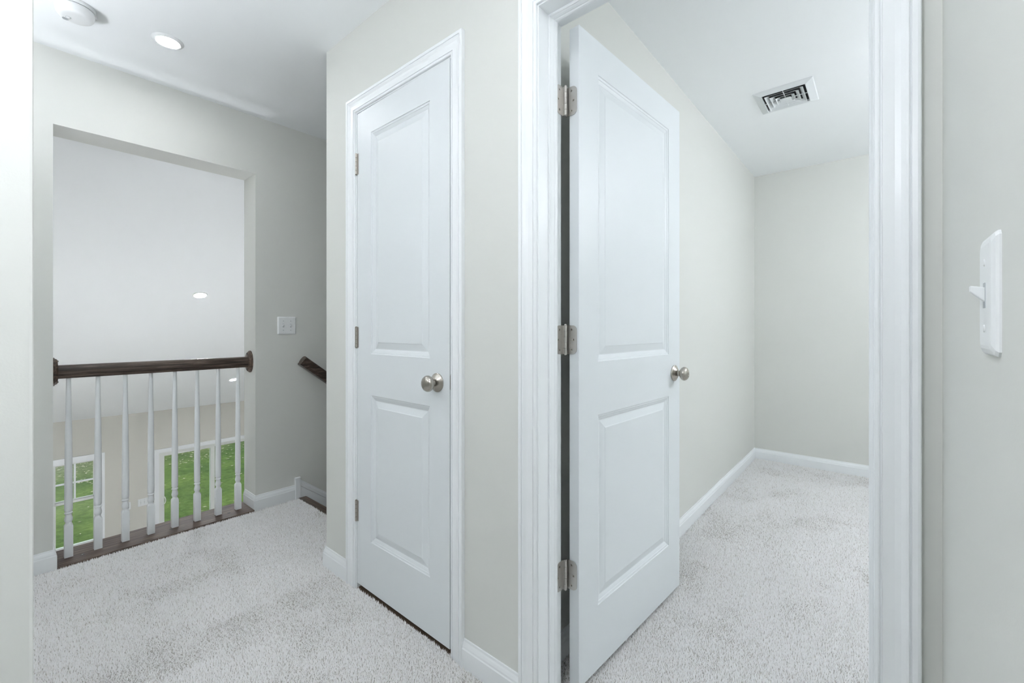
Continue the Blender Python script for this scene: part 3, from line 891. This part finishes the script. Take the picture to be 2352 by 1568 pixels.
# portals that guide the sampling of the sky through the windows
def portal(name, loc, rot, w, h):
    l = bpy.data.lights.new(name, 'AREA'); l.shape = 'RECTANGLE'; l.size = w; l.size_y = h
    l.cycles.is_portal = True
    o = bpy.data.objects.new(name, l); COL.objects.link(o); o.location = loc; o.rotation_euler = rot
portal('window_daylight', (2.65, -2.93, 1.425), (R(90), 0, 0), 1.8, 1.35)
portal('window_daylight', ((SX0 + SX1)/2, YF + T + .01, (FL + SZ1)/2), (R(-90), 0, 0), SX1 - SX0, SZ1 - FL)
portal('window_daylight', ((WX0 + WX1)/2, YF + T + .01, (WZ0 + WZ1)/2), (R(-90), 0, 0), WX1 - WX0, WZ1 - WZ0)

# ------------------------------------------------------------------ garden outside
m = MB(); m.add([(-25, YF + T, FL - .15), (40, YF + T, FL - .15), (40, 60, FL - .15), (-25, 60, FL - .15)], [(0, 1, 2, 3)])
struct('ground_lawn', m, 'lawn', 'green lawn outside the window and the sliding door', 'lawn')
rng = np.random.default_rng(5)
def scatter_leaves():
    n = 1500
    y = np.where(rng.random(n) < .9, rng.uniform(16.3, 20.5, n), rng.uniform(10.5, 16.5, n)); x = rng.uniform(-1.5, 8.5, n)
    V = []; F = []
    for i in range(n):
        s = rng.uniform(.02, .055); a = rng.uniform(0, 6.28); t = rng.uniform(-.6, .6)
        ca, sa = math.cos(a), math.sin(a)
        for u, v, w in ((-1, 0, 0), (0, -.45, t*.5), (1, 0, .1), (0, .45, -t*.2)):
            V.append((x[i] + s*(u*ca - v*sa), y[i] + s*(u*sa + v*ca), FL - .15 + .02 + s*abs(w)))
        F.append((4*i, 4*i+1, 4*i+2, 4*i+3))
    mb = MB(); mb.v = V; mb.f = F; mb.sm = [False]*n
    o = mb.obj('fallen_leaves', 'leaf')
    tag(o, 'dry fallen leaves scattered over the lawn', 'leaves', kind='stuff')
scatter_leaves()

# ------------------------------------------------------------------ carpet pile (numpy, one mesh for each room)
def value_noise(x, y, cell, seed):
    g = np.random.default_rng(seed).random((256, 256))
    xi = x / cell + 100; yi = y / cell + 100
    i = np.floor(xi).astype(int); j = np.floor(yi).astype(int)
    u = xi - i; v = yi - j
    u = u*u*(3-2*u); v = v*v*(3-2*v)
    i %= 256; j %= 256; i1 = (i+1) % 256; j1 = (j+1) % 256
    return (g[i,j]*(1-u)+g[i1,j]*u)*(1-v) + (g[i,j1]*(1-u)+g[i1,j1]*u)*v

def pile(name, rects, label, seed):
    r = np.random.default_rng(seed)
    xs_, ys_, sp_ = [], [], []
    for x0, x1, y0, y1, s in rects:
        nx = int((x1-x0)/s); ny = int((y1-y0)/s)
        gx, gy = np.meshgrid(np.arange(nx)+.5, np.arange(ny)+.5, indexing='ij')
        gx = x0 + (gx + r.uniform(-.45, .45, gx.shape)) * (x1-x0)/nx
        gy = y0 + (gy + r.uniform(-.45, .45, gy.shape)) * (y1-y0)/ny
        xs_.append(gx.ravel()); ys_.append(gy.ravel()); sp_.append(np.full(gx.size, s))
    x = np.concatenate(xs_); y = np.concatenate(ys_); s = np.concatenate(sp_)
    n = x.size
    tread_ = value_noise(x, y, .23, seed+1)*.6 + value_noise(x, y, .09, seed+2)*.4     # trodden patches lie flatter
    lay = np.clip((tread_ - .52)*4, 0, 1)
    lean = r.uniform(0, 2*np.pi, n)
    amt = s * (r.uniform(.2, .8, n) + lay*.9)
    hgt = .0115 + r.uniform(-.0035, .003, n) - lay*.003
    rad = s * r.uniform(.46, .66, n)
    rot = r.uniform(0, 2*np.pi, n)
    V = np.zeros((n, 4, 3), np.float32)
    for k in range(3):
        a = rot + k*2*np.pi/3
        V[:, k, 0] = x + rad*np.cos(a); V[:, k, 1] = y + rad*np.sin(a); V[:, k, 2] = FZ + .001
    V[:, 3, 0] = x + amt*np.cos(lean); V[:, 3, 1] = y + amt*np.sin(lean); V[:, 3, 2] = FZ + hgt
    base = (np.arange(n)*4)[:, None]
    tri = np.array([[0, 1, 3], [1, 2, 3], [2, 0, 3]])
    Fc = (base[:, None, :] + tri[None]).reshape(-1, 3).astype(np.int32)
    me = bpy.data.meshes.new(name)
    me.vertices.add(n*4); me.vertices.foreach_set('co', V.ravel())
    nf = Fc.shape[0]
    me.loops.add(nf*3); me.loops.foreach_set('vertex_index', Fc.ravel())
    me.polygons.add(nf); me.polygons.foreach_set('loop_start', np.arange(nf, dtype=np.int32)*3)
    me.update(calc_edges=True)
    col = r.beta(2.6, 1.5, n)
    col = np.clip(col - .16*lay, 0, 1)
    at = me.attributes.new('yarn', 'FLOAT', 'POINT')
    at.data.foreach_set('value', np.repeat(col, 4).astype(np.float32))
    me.materials.append(M['carpet'])
    o = bpy.data.objects.new(name, me); COL.objects.link(o)
    return tag(o, label, 'carpet', kind='stuff')
S = 0.0046
pile('carpet', [(XE + .0, X0 - .0125, YH + .13, YR - .027, S), (X0 - .0125, 1.284, YC + .0125, YR - .027, S),
                (X0 - .0125, X0 - .001, C0 + .002, C1 - .002, S),
                (-.3, X0 - .0125, YW + .013, YH - .013, .0075), (XE, X0 - .0125, YH - .013, YH + .13, S),
                (-1.19, XE, YH + .13, YR - .035, .012), (-3.0, -.3, YW + .013, YH - .013, .014)],
     'pale speckled pile carpet on the landing', 11)
pile('carpet', [(X0 + .006, X1, B0, B1, S), (X1, 2.4, -.10, YB - .013, S), (2.4, XB - .013, -.10, YB - .013, .0056), (X1, XB - .013, -2.8, -.10, .014)],
     'pale speckled pile carpet inside the bedroom', 23)
